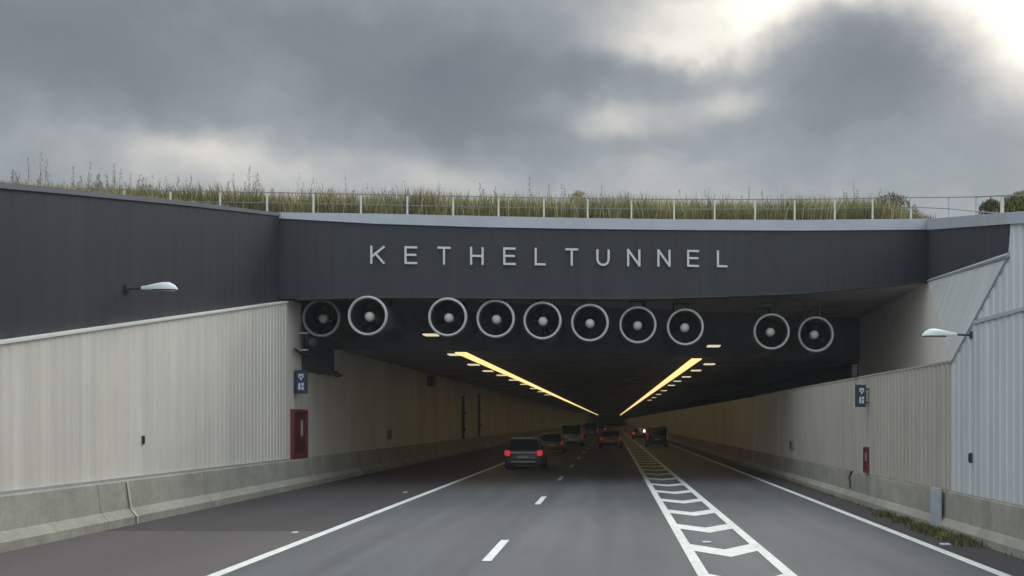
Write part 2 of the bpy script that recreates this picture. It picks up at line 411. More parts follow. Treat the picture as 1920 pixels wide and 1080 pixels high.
# folded facet between the near wall, the wing and the ledge
A_ = Vector((wb[0].x, wb[0].y, wb[0].z)); B_ = wb[1]; 
fc = thing('folded_panel', 'triangular folded panel where the right wall turns back towards the portal', 'panel')
m_f = wave_stripes(mat('folded cladding', (.42, .44, .43), .5, noise=[(.5, .06, (1, 1, 1)), (3, .06, (1, 1, .1))]), 1, 1 / .5, .07)
bm = bmesh.new()
tri = [A_, B_, Vector(C3)]
f0 = [bm.verts.new(v) for v in tri]; f1 = [bm.verts.new(v + Vector((.12, -.02, .02))) for v in tri]
bm.faces.new(f0); bm.faces.new(f1[::-1])
for k in range(3): bm.faces.new((f0[k], f0[(k + 1) % 3], f1[(k + 1) % 3], f1[k]))
bmo('facet', bm, m_f, fc)
bm = bmesh.new(); tube(bm, [Vector(C3) + Vector((-.03, 0, 0)), B_ + Vector((-.03, 0, 0))], .022, 6); tube(bm, [A_, B_ + Vector((-.02, 0, 0))], .05, 6)
pieces('edge_trim', bm, M['coping'], fc)
# recessed upper wall and ledge on the right of the fan bay
rb = thing('recess_wall', 'brownish upper wall set back above the ledge right of the fans', 'wall')
XU = 11.8
bm = bmesh.new(); box(bm, (XU, 34, 3.3), (XU + .3, head_y(XU) + .3, 7.47)); bmo('upper_wall', bm, M['upper_panel'], rb)
bm = bmesh.new(); box(bm, (XR + .21, C3.y + .3, 3.3), (XU - .002, 53, 3.5)); bmo('ledge', bm, M['soffit'], rb)

# ------------------------------------------------------------------ fan bay: soffit, headwall, left niche
fb = thing('fan_bay', 'dark raised bay behind the fascia from which the jet fans hang', 'tunnel bay')
def z_s(t): return 7.48 - .3 * t
N_ = 12; vs, fs = [], []
for i in range(N_ + 1):
    x = -12.7 + (XU + 12.7) * i / N_
    vs += [(x, fy(x) + .45, 7.48), (x, head_y(x) + .3, 7.2), (x, fy(x) + .45, 8.0), (x, head_y(x) + .3, 8.0)]
for i in range(N_):
    a = 4 * i; b = a + 4
    fs += [(a, b, b + 1, a + 1), (a + 2, a + 3, b + 3, b + 2), (a, a + 2, b + 2, b), (a + 1, b + 1, b + 3, a + 3)]
pyd('soffit', vs, fs, M['soffit'], fb)
bm = bmesh.new()
def slab(bm, pts, z0, z1):
    lo = [bm.verts.new((x, y, z0)) for x, y in pts]; hi = [bm.verts.new((x, y, z1)) for x, y in pts]; n = len(pts)
    bm.faces.new(lo[::-1]); bm.faces.new(hi)
    for k in range(n): bm.faces.new((lo[k], lo[(k + 1) % n], hi[(k + 1) % n], hi[k]))
slab(bm, [(-12.9, 43.6), (-6.5, 43.6), (XU, head_y(XU)), (XU, head_y(XU) + .3), (-6.5, 43.9), (-12.9, 43.9)], CEIL, 7.21)
bmo('headwall', bm, M['headwall'], fb)
bm = bmesh.new()
slab(bm, [(-11.6, 38.31), (-11.3, 38.31), (-11.3, 43.59), (-11.6, 43.59)], 4.1, 7.6)
slab(bm, [(-11.29, 38.32), (XL - .01, 38.32), (XL - .01, 43.59), (-11.29, 43.59)], 4.112, 4.33)
pieces('niche_wall', bm, M['headwall'], fb)

# ------------------------------------------------------------------ tunnel tube
tn = thing('tunnel_tube', 'long straight tunnel tube with dim beige walls and black ceiling', 'tunnel')
bm = bmesh.new(); box(bm, (XL - .3, 38.31, .985), (XL - .005, 43.7, 4.11)); box(bm, (XL - .3, 43.71, .985), (XL, TUN_END, CEIL - .002))
bmo('side_wall', bm, M['tunnel_panel'], tn)
bm = bmesh.new(); box(bm, (XR, 44.01, .865), (XR + .2, TUN_END, 3.51)); bmo('side_wall', bm, M['tunnel_panel'], tn)
bm = bmesh.new(); box(bm, (XU, head_y(XU) + .31, 3.3), (XU + .3, TUN_END, CEIL - .002)); box(bm, (XR + .21, 53.01, 3.3), (XU - .01, TUN_END, 3.5)); bmo('upper_side_wall', bm, mat('matt black wall', (.022, .022, .024), .95, spec=.0, noise=[(1, .2, (1, 1, 1))]), tn)  # matt black throughout, much darker than the wall panels below
bm = bmesh.new()
slab(bm, [(XL - .3, 43.91), (-6.5, 43.91), (XU + .3, head_y(XU + .3) + .31), (XU + .3, TUN_END), (XL - .3, TUN_END)], CEIL, CEIL + .4)
y = 56.0
while y < 400:
    box(bm, (XL + .02, y, CEIL - .05), (XU - .02, y + .35, CEIL + .05)); y += 6.5
bmo('ceiling', bm, M['ceiling'], tn)
bm = bmesh.new(); box(bm, (XL - .3, TUN_END, 0), (XU + .3, TUN_END + .3, CEIL + .4)); bmo('end_wall', bm, M['headwall'], tn)

# strip lights
def strip(xc, y0, label):
    t = thing('strip_light', label, 'strip light', (xc, y0, CEIL - .07), group='lines of yellow tunnel lights')
    bm = bmesh.new(); y = 0.0
    box(bm, (-.23, 0, -.04), (.23, 440, 0))
    bmo('diffuser', bm, M['strip'], t)
    bm = bmesh.new(); box(bm, (-.26, 0, .002), (.26, 440, .06)); bmo('housing', bm, M['metal_dark'], t)
strip(-6.22, head_y(-6.2) + .35, 'long glowing yellow strip of lights on the left side of the tunnel ceiling')
strip(3.85, head_y(3.8) + .8, 'long glowing yellow strip of lights on the right side of the tunnel ceiling')
def panel_proto():
    t = thing('ceiling_lamp', 'x', 'lamp', group='small ceiling lamps beside the yellow strips')
    bm = bmesh.new(); box(bm, (-.27, -.38, -.05), (.27, .38, 0), .015); bmo('diffuser', bm, M['panel_lamp'], t)
    bm = bmesh.new(); box(bm, (-.30, -.42, .002), (.30, .42, .07), .01); bmo('housing', bm, M['metal_dark'], t)
    return t
pp = panel_proto(); used = False
for side, X, pts in (('left', -7.1, [(808, 627), (853, 664), (888, 683), (915, 695), (940, 703), (962, 712), (982, 720), (1000, 728), (1014, 734), (1026, 740)]),
                     ('right', 5.0, [(1338, 648), (1330, 682), (1305, 694), (1287, 706), (1270, 714), (1259, 722), (1245, 732), (1235, 739), (1226, 745), (1218, 750)])):
    for i, (px, py) in enumerate(pts):
        o = pp if not used else dup(pp); used = True
        p = on_y(px, py, 42.0 if side == 'left' else 46.3) if i == 0 else on_x(px, py, X)
        if i: p.y = 2.88 * F / (VY - py); p.z = EYE + 2.88; p.x = (px - VX) / F * p.y
        o.location = p
        o['label'] = '%s small pale ceiling lamp beside the %s yellow strip, counted from the portal' % (ORD[i], side)

# ------------------------------------------------------------------ jet fans
def fan_proto():
    t = thing('jet_fan', 'x', 'jet fan', group='round jet fans hanging under the fascia')
    bm = bmesh.new()
    lathe_y(bm, [(.60, .10), (.655, .10), (.665, 3.4), (.60, 3.4)], close=True); bmo('casing', bm, M['fan_casing'], t, True)
    bm = bmesh.new()
    pr = []
    for k in range(10):
        a = 2 * PI * k / 10; pr.append((.634 + .050 * math.cos(a), .05 + .085 * math.sin(a)))
    lathe_y(bm, pr, 48, close=True); bmo('inlet_ring', bm, M['fan_ring'], t, True)
    bm = bmesh.new()
    lathe_y(bm, [(0, .18)] + [(.165 * math.sin(PI / 2 * k / 6), .18 + .14 * (1 - math.cos(PI / 2 * k / 6))) for k in range(1, 7)] + [(.165, .45), (.06, .5), (.05, 1.35), (0, 1.35)], 24)
    bmo('hub', bm, M['fan_hub'], t, True)
    bm = bmesh.new()
    for k in range(10):
        a = 2 * PI * k / 10; ca, sa = math.cos(a), math.sin(a)
        def pt(r, w, y): return Vector((r * ca - w * sa, y, r * sa + w * ca))
        q = [pt(.16, -.05, 1.16), pt(.16, .05, 1.28), pt(.59, .13, 1.3), pt(.59, -.09, 1.16)]
        f = [bm.verts.new(v) for v in q]; g = [bm.verts.new(v + Vector((0, .012, 0))) for v in q]
        bm.faces.new(f); bm.faces.new(g[::-1])
        for j in range(4): bm.faces.new((f[j], f[(j + 1) % 4], g[(j + 1) % 4], g[j]))
    bmo('blades', bm, M['fan_blade'], t)
    bm = bmesh.new(); lathe_y(bm, [(.0, 1.38), (.598, 1.38), (.598, 1.42), (0, 1.42)], 32); bmo('dark_disc', bm, M['fan_blade'], t)  # dark disc added so the inside of the fan reads black
    for yy in (.7, 2.7):
        bm = bmesh.new(); box(bm, (-.30, yy - .05, .60), (-.24, yy + .05, 1.15)); box(bm, (.24, yy - .05, .60), (.30, yy + .05, 1.15)); box(bm, (-.36, yy - .07, 1.12), (.36, yy + .07, 1.16))
        pieces('bracket', bm, M['metal_dark'], t)
    return t
fp = fan_proto()
fans = [(602, 596, 72), (689, 592, 75.5), (839, 594.5, 74), (929, 597.5, 73), (1017, 601, 72.5), (1106, 605, 72), (1196, 609, 71), (1285, 613, 70.5), (1447, 621.5, 69), (1530, 626.5, 68)]
FL = ['leftmost jet fan, in the dark corner beside the pale wall', 'brightest ringed jet fan, second from the left, level with the fascia edge',
      'third jet fan from the left, first of the middle six', 'fourth jet fan from the left, second of the middle six', 'fifth jet fan from the left, third of the middle six',
      'sixth jet fan from the left, fourth of the middle six', 'seventh jet fan from the left, fifth of the middle six', 'eighth jet fan from the left, last of the middle six',
      'dim jet fan, left one of the right-hand pair', 'dim rightmost jet fan, next to the recessed wall']
for i, (px, py, dpx) in enumerate(fans):
    o = fp if i == 0 else dup(fp)
    Y = .684 * 2 * F / dpx
    o.location = on_y(px, py, Y); o['label'] = FL[i]

# ------------------------------------------------------------------ lettering
sg = thing('tunnel_name_sign', 'spaced pale capital letters reading KETHELTUNNEL on the dark fascia', 'sign')
def letter(ch, px, ytop, ybot, wpx):
    h = 1.0; w = 1.0
    st = {'K': [((0, 0), (0, 1)), ((0, .36), (1, 1)), ((.34, .58), (1, 0))], 'E': [((0, 0), (0, 1)), ((0, 1), (1, 1)), ((0, .52), (.92, .52)), ((0, 0), (1, 0))],
          'T': [((0, 1), (1, 1)), ((.5, 1), (.5, 0))], 'H': [((0, 0), (0, 1)), ((1, 0), (1, 1)), ((0, .5), (1, .5))], 'L': [((0, 1), (0, 0)), ((0, 0), (1, 0))],
          'N': [((0, 0), (0, 1)), ((0, 1), (1, 0)), ((1, 0), (1, 1))]}
    a = fasc(px - wpx / 2, ybot); b = fasc(px + wpx / 2, ybot); t = fasc(px - wpx / 2, ytop)
    W = (Vector((b.x, b.y)) - Vector((a.x, a.y))).length; H = t.z - a.z
    th = .036
    segs = []
    if ch == 'U':
        r = .5; pts = [(0, 1), (0, .38)] + [(.5 - .5 * math.cos(PI * k / 8), .38 - .38 * math.sin(PI * k / 8)) for k in range(1, 8)] + [(1, .38), (1, 1)]
        segs = list(zip(pts, pts[1:]))
    else: segs = st[ch]
    bm = bmesh.new(); dirx = Vector((b.x - a.x, b.y - a.y, 0)).normalized(); n = Vector((dirx.y, -dirx.x, 0))
    def P(u, v, dd): return a + dirx * u + Vector((0, 0, v)) + n * dd
    for i, (p, q) in enumerate(segs):
        p = Vector((th + p[0] * (W - 2 * th), th + p[1] * (H - 2 * th))); q = Vector((th + q[0] * (W - 2 * th), th + q[1] * (H - 2 * th)))
        d_ = (q - p).normalized(); e = Vector((-d_.y, d_.x)) * th; p2, q2 = p - d_ * th, q + d_ * th
        if ch == 'K' and i: p2 = p
        if ch == 'U': p2, q2 = p - d_ * .01, q + d_ * .01
        cs = [p2 + e, p2 - e, q2 - e, q2 + e]; dep = .10 + .003 * i
        f = [bm.verts.new(P(c.x, c.y, dep)) for c in cs]; g = [bm.verts.new(P(c.x, c.y, .035)) for c in cs]
        bm.faces.new(f); bm.faces.new(g[::-1])
        for j in range(4): bm.faces.new((f[j], f[(j + 1) % 4], g[(j + 1) % 4], g[j]))
    bmo('letter', bm, M['letter'], sg)
xs_ = [708, 770.5, 832.5, 894, 955, 1012.5, 1071.5, 1130, 1187.5, 1244, 1298.5, 1353]
for i, (ch, px) in enumerate(zip('KETHELTUNNEL', xs_)):
    t = i / 11
    letter(ch, px, 461.5 + 8.5 * t, 495 + 6.5 * t, {'K': 27, 'L': 21.5, 'T': 25, 'E': 24}.get(ch, 26) - 2 * t)

# ------------------------------------------------------------------ wall lamps
def wall_lamp(base, sgn, z, label):
    t = thing('wall_lamp', label, 'wall lamp', (base[0], base[1], z))
    bm = bmesh.new(); tube(bm, [(0, 0, -.02), (sgn * .30, -.0, -.01), (sgn * .46, 0, .0)], .03, 8); box(bm, (-.03, -.09, -.12), (.04, .09, .08), .01)
    bmo('arm', bm, M['metal_dark'], t, True)
    def shell(z0, prof, nm, m):
        bm = bmesh.new(); rings = []
        for x, hw, top in prof:
            ring = []
            for k in range(13):
                a = PI * k / 12; ring.append(bm.verts.new((sgn * x, hw * math.cos(a), z0 + top * (math.sin(a) ** .7))))
            rings.append(ring)
        for a, b in zip(rings, rings[1:]):
            for k in range(12): bm.faces.new((a[k], a[k + 1], b[k + 1], b[k]))
            bm.faces.new((a[0], b[0], b[12], a[12]))
        bm.faces.new(rings[0]); bm.faces.new(rings[-1])
        bmo(nm, bm, m, t, True)
    shell(-.04, [(.40, .06, .09), (.55, .10, .11), (.75, .15, .16), (.98, .17, .20), (1.15, .165, .20), (1.28, .12, .13), (1.36, .05, .03)], 'shade', M['lamp_shell'])
    bm = bmesh.new(); box(bm, (min(sgn * .72, sgn * 1.3), -.12, -.075), (max(sgn * .72, sgn * 1.3), .12, -.042), .012); bmo('lamp_glass', bm, M['lamp_glass'], t)
    return t
Yl = F * 11.1 / (VX - 252)
a = wall_lamp((XD + .03, Yl), 1, EYE + (VY - 540) / F * Yl, 'pale drop-shaped wall lamp reaching out from the dark left wall')
a.scale = (.86, .86, .86)
Yl = F * 6.96 / (1820 - VX)
a = wall_lamp((XR - .03, Yl), -1, EYE + (VY - 627) / F * Yl, 'flat pale wall lamp on the grey right wall by the folded panel')
a.scale = (.70, .70, .68)

# ------------------------------------------------------------------ signs and cabinets
def pict_sign(px0, px1, py0, py1, Y, side, label):
    a = on_y(px0, py1, Y); b = on_y(px1, py0, Y); w = b.x - a.x; h = b.z - a.z
    t = thing('emergency_sign', label, 'sign', (a.x, Y, a.z))
    bm = bmesh.new(); box(bm, (0, 0, 0), (w, .16, h), .012); bmo('case', bm, M['navy'], t)
    bm = bmesh.new(); box(bm, (w * .16, -.006, h * .07), (w * .94, .0, h * .94)); bmo('face', bm, M['blue_sign'], t)
    # pictograms: handset above, two blocks (extinguisher and hose) below
    bm = bmesh.new(); y0, y1 = -.012, -.0062
    def P(u0, v0, u1, v1): box(bm, (w * (.16 + .78 * u0), y0, h * v0), (w * (.16 + .78 * u1), y1, h * v1))
    P(.22, .76, .78, .84); P(.22, .68, .36, .757); P(.64, .68, .78, .757); P(.40, .58, .60, .70)
    P(.20, .16, .44, .42); P(.27, .423, .37, .48); P(.54, .16, .80, .30); P(.54, .34, .80, .46)
    pieces('pictogram', bm, M['sign_white'], t)
    bm = bmesh.new()
    x0, x1 = (XL + .0 - a.x, .02) if side < 0 else (w - .02, XR - a.x)
    for v in (.2, .8): tube(bm, [(x0, .08, h * v), (x1, .08, h * v)], .02, 6)
    pieces('bracket', bm, M['metal_dark'], t)
pict_sign(552, 574.5, 694, 738, 37.3, -1, 'blue and white emergency sign sticking out above the red cabinet on the left')
pict_sign(1605.5, 1624, 721, 763, 28.9, 1, 'dark blue emergency sign sticking out from the right wall above a red strip')
def cabinet(side, X, y0, y1, z0, z1, label):
    t = thing('fire_cabinet', label, 'cabinet', (X, y0, z0)); s = side; w = y1 - y0; h = z1 - z0; fr = .10 * min(1, w)
    bm = bmesh.new()
    def B(ya, yb, za, zb, d0, d1): box(bm, (s * -d0, ya, za), (s * -d1, yb, zb))
    B(0, fr, 0, h, -.05, .14); B(w - fr, w, 0, h, -.05, .14); B(fr + .001, w - fr - .001, 0, fr * 1.6, -.05, .138); B(fr + .001, w - fr - .001, h - fr, h, -.05, .138)
    bmo('frame', bm, M['red'], t)
    bm = bmesh.new(); B(fr, w - fr, fr, h - fr, -.04, .08); bmo('door', bm, M['red_dark'], t)
    bm = bmesh.new(); B(w * .62, w * .66, h * .45, h * .78, .08, .12); bmo('handle', bm, M['galv'], t)
cabinet(-1, XL, 36.95, 38.65, 1.0, 2.72, 'tall red fire cabinet set in the left wall just inside the portal')
cabinet(1, XR + .04, 28.95, 29.4, .9, 1.60, 'narrow red cabinet low on the right wall under the blue sign')

def wall_box(name, label, cat, X, px, py0, py1, wy, dep, m, detail=True):
    s = 1 if X > 0 else -1
    a = on_x(px, py1, X); b = on_x(px, py0, X); h = b.z - a.z
    t = thing(name, label, cat, (X, a.y, a.z))
    bm = bmesh.new(); box(bm, (0, -wy / 2, 0), (-s * dep, wy / 2, h), .008); bmo('housing', bm, m, t)
    bm = bmesh.new(); box(bm, (-s * (dep + .001), -wy * .32, h * .15), (-s * (dep + .012), wy * .32, h * .85)); bmo('cover', bm, M['galv'] if detail else M['metal_dark'], t)
wall_box('wall_hatch', 'small dark slot in the middle of the pale left wall', 'hatch', XL, 266, 817, 833, .10, .05, M['metal_dark'], False)
wall_box('wall_hatch', 'small dark slot on the grey right wall', 'hatch', XR - .035, 1822, 849, 868, .07, .05, M['metal_dark'], False)
wall_box('junction_box', 'small grey box low on the left tunnel wall', 'box', XL, 728, 806, 824, .7, .10, M['metal_mid'], False)
wall_box('junction_box', 'small dark box low on the right tunnel wall', 'box', XR, 1487, 827, 842, .5, .1, M['metal_mid'], False)
wall_box('tunnel_camera', 'dark camera housing high on the left tunnel wall under the ceiling', 'camera', XL, 803, 706, 724, 1.0, .35, M['metal_dark'], False)
wall_box('cable_box', 'dark cable box at the corner of the recess above the right sign', 'box', XR - .02, 1606, 684, 706, .22, .12, M['metal_dark'], False)
def conduit(px, X, z0, z1, label, br=None):
    Y = F * X / (px - VX)
    t = thing('cable_riser', label, 'conduit', (X, Y, z0)); s = 1 if X > 0 else -1
    bm = bmesh.new(); tube(bm, [(-s * .10, 0, 0), (-s * .10, 0, z1 - z0)], .11, 8); pieces('pipe', bm, M['metal_dark'], t, True)
    bm = bmesh.new()
    for v in (.25, .6): box(bm, (0, -.2, (z1 - z0) * v), (-s * .27, .2, (z1 - z0) * v + .18), .01)
    pieces('clamp', bm, M['metal_dark'], t)
conduit(866, XL, .75, 4.2, 'dark vertical cable riser on the left tunnel wall, nearer one')
conduit(896, XL, 1.0, 4.6, 'thin dark cable riser on the left tunnel wall, farther one')
# steel plate and post on the right barrier
p = on_x(1758, 985, 6.9)
t = thing('barrier_plate', 'pale blue grey steel plate covering a joint of the right barrier', 'plate', (6.83, p.y, 0))
bm = bmesh.new(); box(bm, (-.03, -.32, .05), (.06, .20, .90), .008); bmo('plate', bm, M['plate_blue'], t)
bm = bmesh.new()
for yy in (-.24, .12):
    for zz in (.15, .45, .78): box(bm, (-.045, yy, zz), (-.03, yy + .05, zz + .05))
pieces('bolt', bm, M['galv'], t)
# rusty/dark cable remains hanging on the right barrier
p = on_x(1600, 905, 6.9)
t = thing('cable_loop', 'short dark cable hanging over the right barrier near the red cabinet', 'cable', (6.86, p.y, 0))
bm = bmesh.new(); tube(bm, [(-.0, 0, .88), (-.06, .05, .7), (-.05, .0, .55), (-.06, -.06, .4)], .035, 6); bmo('cable', bm, M['metal_dark'], t)

# pipes, bell and brackets in the left portal corner
t = thing('pipe_cluster', 'cluster of dark pipes and a round fitting in the left portal corner', 'pipes', (XL, 38.0, 4.3))
bm = bmesh.new()
tube(bm, [(.12, .0, 1.35), (.12, 0, .55), (.2, .1, .4), (.5, .5, .33)], .045, 8); tube(bm, [(.12, -.9, .5), (.14, 0, .35), (.2, .6, .33)], .05, 8); tube(bm, [(.26, .1, 1.2), (.26, .1, .7)], .03, 8)
pieces('pipe', bm, M['metal_dark'], t, True)
bm = bmesh.new(); 
for z in (.5, 1.1): box(bm, (0, -.1, z), (.32, .1, z + .06), .008)
pieces('clamp', bm, M['galv'], t)
bm = bmesh.new(); lathe_y(bm, [(0, -.12), (.10, -.12), (.17, -.06), (.17, .05), (0, .05)], 20)
o = bmo('round_fitting', bm, M['fan_casing'], t, True); o.location = (.45, .1, .83)
# cable ladder under the left ledge
t = thing('cable_tray', 'dark cable tray along the edge of the left recess', 'cable tray', (XL, 40.5, 4.12))
bm = bmesh.new(); box(bm, (.02, -1.9, .0), (.16, 3.0, .03)); box(bm, (.02, -1.9, .031), (.04, 3.0, .10)); box(bm, (.14, -1.9, .031), (.16, 3.0, .10)); bmo('tray', bm, M['metal_dark'], t)
bm = bmesh.new()
for y in (-1.5, -.2, 1.2, 2.6): box(bm, (0, y, -.03), (.18, y + .04, -.001))
pieces('bracket', bm, M['metal_dark'], t)

# ------------------------------------------------------------------ terrain above
def terr(X, Y):
    yf = fy(X) + .9
    if X <= XD:
        base = max(1.5, dz_(min(Y, 36.3))) - .05
        return base + .085 * (XD - X) * min(1, max(.1, (Y - 10) / 20))
    if Y >= yf - .3:
        return lerp_tab(CT, min(max(X, XA), XB)) - .12 + .01 * (Y - yf)
    return 2.15 + .180 * Y
vs, fs = [], []
def grid(xs, ys_of, keep=lambda x, y: True):
    i0 = len(vs); nx_ = len(xs); ny_ = len(ys_of(xs[0]))
    for x in xs:
        for (yy, xx) in [(y, x) for y in ys_of(x)]: vs.append((xx, yy, terr(xx, yy)))
    for i in range(nx_ - 1):
        for j in range(ny_ - 1):
            a = i0 + i * ny_ + j; fs.append((a, a + ny_, a + ny_ + 1, a + 1))
# roof over the tunnel
grid([XD + .01 + (XU + .6 - XD) * i / 30 for i in range(31)], lambda x: [fy(x) + .74, fy(x) + 1.5] + [fy(x) + 3 + 6 * k for k in range(12)] + [300, 700])
# left hinterland
grid([-400, -200, -90, -50, -35, -28, -24, -20, -17, -14.5, -12.8, XD - .25], lambda x: [-30, 0, 10, 15, 20, 24, 28, 32, 36, 40, 46, 60, 100, 300, 700])
# right hinterland: starts at the wing coping
i0 = len(vs); ys = [-30, 0, 8, 14, 18.78, 24, 29, 34, 39.84, 44, 50, 70, 300, 700]
def edge_x(y):
    if y <= W2[1]: return XR + .48
    t = min(1, (y - W2[1]) / (FBv[1] - W2[1])); return XR + (XU - XR) * t + .48
for y in ys:
    for dx in (0, 1, 3, 6, 12, 40, 150, 400):
        x = edge_x(y) + dx; z = min(2.1 + .183 * y, 9.6) if y > 8 else 3.55 - .1 * (8 - y) * .5
        vs.append((x, y, max(z, 1.0) + .0 * dx))
for i in range(len(ys) - 1):
    for j in range(7):
        a = i0 + i * 8 + j; fs.append((a, a + 1, a + 9, a + 8))
o = pyd('embankment', vs, fs, M['soil']); tag(o, kind='structure')

# ------------------------------------------------------------------ railing
rl = thing('railing', 'long low steel railing with pale posts along the tunnel roof edge', 'railing')
def rail_pt(px, off=.5):
    p = on_line(px, 380, (FA[0], FA[1] + off), (FB[0], FB[1] + off)); return p.x, p.y
posts = [140, 233, 320, 413, 501, 588, 677, 764, 850, 935, 1020, 1102, 1184, 1264, 1340, 1416, 1490, 1565, 1636, 1708]
rt = [(140, 352), (320, 358), (500, 361), (677, 364), (850, 368), (1020, 371), (1264, 374), (1490, 374), (1708, 370.5), (1790, 369.5)]
top = []
for px in posts:
    x, y = rail_pt(px); z = EYE + (VY - lerp_tab(rt, px)) / F * y
    zb = (lerp_tab(CT, x) - .02) if x > XA else terr(x, y) - .05
    bm = bmesh.new(); box(bm, (x - .030, y - .030, zb), (x + .028, y + .028, z - .03)); bmo('post', bm, M['post_white'], rl)
    top.append(Vector((x, y, z)))
def wing_pt(px, py): return on_line(px, py, (FBv[0] + .25, FBv[1]), (W2[0] + .25, W2[1]))
for px, py in ((1780, 370), (1832, 369), (1879, 367), (1930, 366)):
    p = wing_pt(px, py); q = wing_pt(px, 408)
    bm = bmesh.new(); box(bm, (p.x - .03, p.y - .03, q.z - .15), (p.x + .03, p.y + .03, p.z - .02)); bmo('post', bm, M['post_white'] if px == 1879 else M['galv'], rl)
    top.append(p)
bm = bmesh.new(); tube(bm, top, .015, 6); bmo('top_rail', bm, M['rail'], rl)
bm = bmesh.new(); tube(bm, [p - Vector((0, 0, .36)) for p in top], .014, 6); bmo('middle_rail', bm, M['rail'], rl)

# ------------------------------------------------------------------ grass and weeds on the roof
gv, gf, gm = [], [], []
def blade(x, y, z, h, w, lean, mi, ang=None):
    a = random.uniform(0, PI) if ang is None else ang
    ca, sa = math.cos(a) * w, math.sin(a) * w * .5
    lx, ly = random.gauss(0, lean) * h, random.gauss(0, lean) * h
    i = len(gv)
    gv.extend([(x - ca, y - sa, z), (x + ca, y + sa, z), (x + lx * .4 + ca * .8, y + ly * .4 + sa * .8, z + h * .6), (x + lx * .4 - ca * .8, y + ly * .4 - sa * .8, z + h * .6), (x + lx, y + ly, z + h)])
    gf.append((i, i + 1, i + 2, i + 3)); gf.append((i + 3, i + 2, i + 4)); gm.extend([mi, mi])
def hmod(x): return .5 + .5 * math.sin(x * 1.3 + 1.0) * math.cos(x * .47) 
def wpick(x):
    s = math.sin(x * .9) + math.sin(x * 2.3 + 2)
    return s
for _ in range(34000):
    x = random.uniform(-21, 12.4); t = random.random() ** 1.3; y = fy(x) + .95 + t * 3.2
    z = terr(x, y) - .05
    h = random.uniform(.62, 1.28) * (1 + .16 * hmod(x)) * (1 + .16 * t)
    if x < -12: h *= max(.40, 1 - .075 * (-12 - x))
    if x > 10.4: h *= max(.5, 1 - (x - 10.4) * .3)
    s = wpick(x)
    mi = random.choices([0, 1, 2, 3], [5, 4 + s, 1.2 + max(0, s), .8 + max(0, -s)])[0]
    blade(x, y, z, h, random.uniform(.010, .022), .20, mi)
for _ in range(9000):       # thin straw tips
    x = random.uniform(-21, 10.6); y = fy(x) + .95 + random.random() * 2.5; h = random.uniform(.95, 1.35)
    if x < -12: h *= max(.5, 1 - .06 * (-12 - x))
    blade(x, y, terr(x, y) - .05, h * random.uniform(.75, 1), .008, .14, random.choice([2, 2, 3, 1]))
for _ in range(3800):      # the slope behind the dark left wall
    y = random.uniform(22, 36); x = XD - .9 - random.random() ** 1.5 * 9
    blade(x, y, terr(x, y) - .03, random.uniform(.12, .38), random.uniform(.008, .016), .25, random.choice([0, 1, 1, 2]))
me = bpy.data.meshes.new('grass'); me.from_pydata(gv, [], gf); me.update()
for k in ('g1', 'g2', 'g3', 'g4', 'g5'):      # leaves let some light through
    nt_ = M[k].node_tree; pb = nt_.nodes['Principled BSDF']; out = nt_.nodes['Material Output']
    tr = nt_.nodes.new('ShaderNodeBsdfTranslucent'); ms = nt_.nodes.new('ShaderNodeMixShader'); ms.inputs[0].default_value = .45
    nt_.links.new(pb.inputs['Base Color'].links[0].from_socket, tr.inputs['Color'])
    nt_.links.new(pb.outputs[0], ms.inputs[1]); nt_.links.new(tr.outputs[0], ms.inputs[2]); nt_.links.new(ms.outputs[0], out.inputs['Surface'])
o = link('grass', me, [M['g1'], M['g2'], M['g3'], M['g4'], M['g5']]); me.polygons.foreach_set('material_index', gm); tag(o, 'tall olive and straw grass growing on the tunnel roof', 'grass', kind='stuff')
# tall seeding weeds
gv, gf, gm = [], [], []
def weed(x, y, z, h, mi=3):
    lean = random.gauss(0, .07); n = int(8 + 16 * random.random())
    blade(x, y, z, h, .010, .04, mi)
    for k in range(n):
        u = .45 + .55 * k / n; r = .07 * (1.15 - u)
        for s in (-1, 1):
            blade(x + random.gauss(0, r), y + random.gauss(0, r), z + h * u + random.gauss(0, .02), random.uniform(.03, .08), .010, .6, mi)
for _ in range(230):
    x = random.choice([random.uniform(-21, -12), random.uniform(-18, -8), random.uniform(-9, 10.8)])
    y = fy(x) + 1.1 + random.random() * 1.8
    h = random.uniform(1.0, 1.6) if x > -13 else random.uniform(.5, 1.35)
    weed(x, y, terr(x, y), h * (1 if random.random() < .75 else 1.25))
me = bpy.data.meshes.new('weeds'); me.from_pydata(gv, [], gf); me.update()
o = link('weeds', me, [M['g1'], M['g2'], M['g3'], M['g4'], M['g5']]); me.polygons.foreach_set('material_index', gm); tag(o, 'brown seeding weed stalks standing above the grass', 'weeds', kind='stuff')

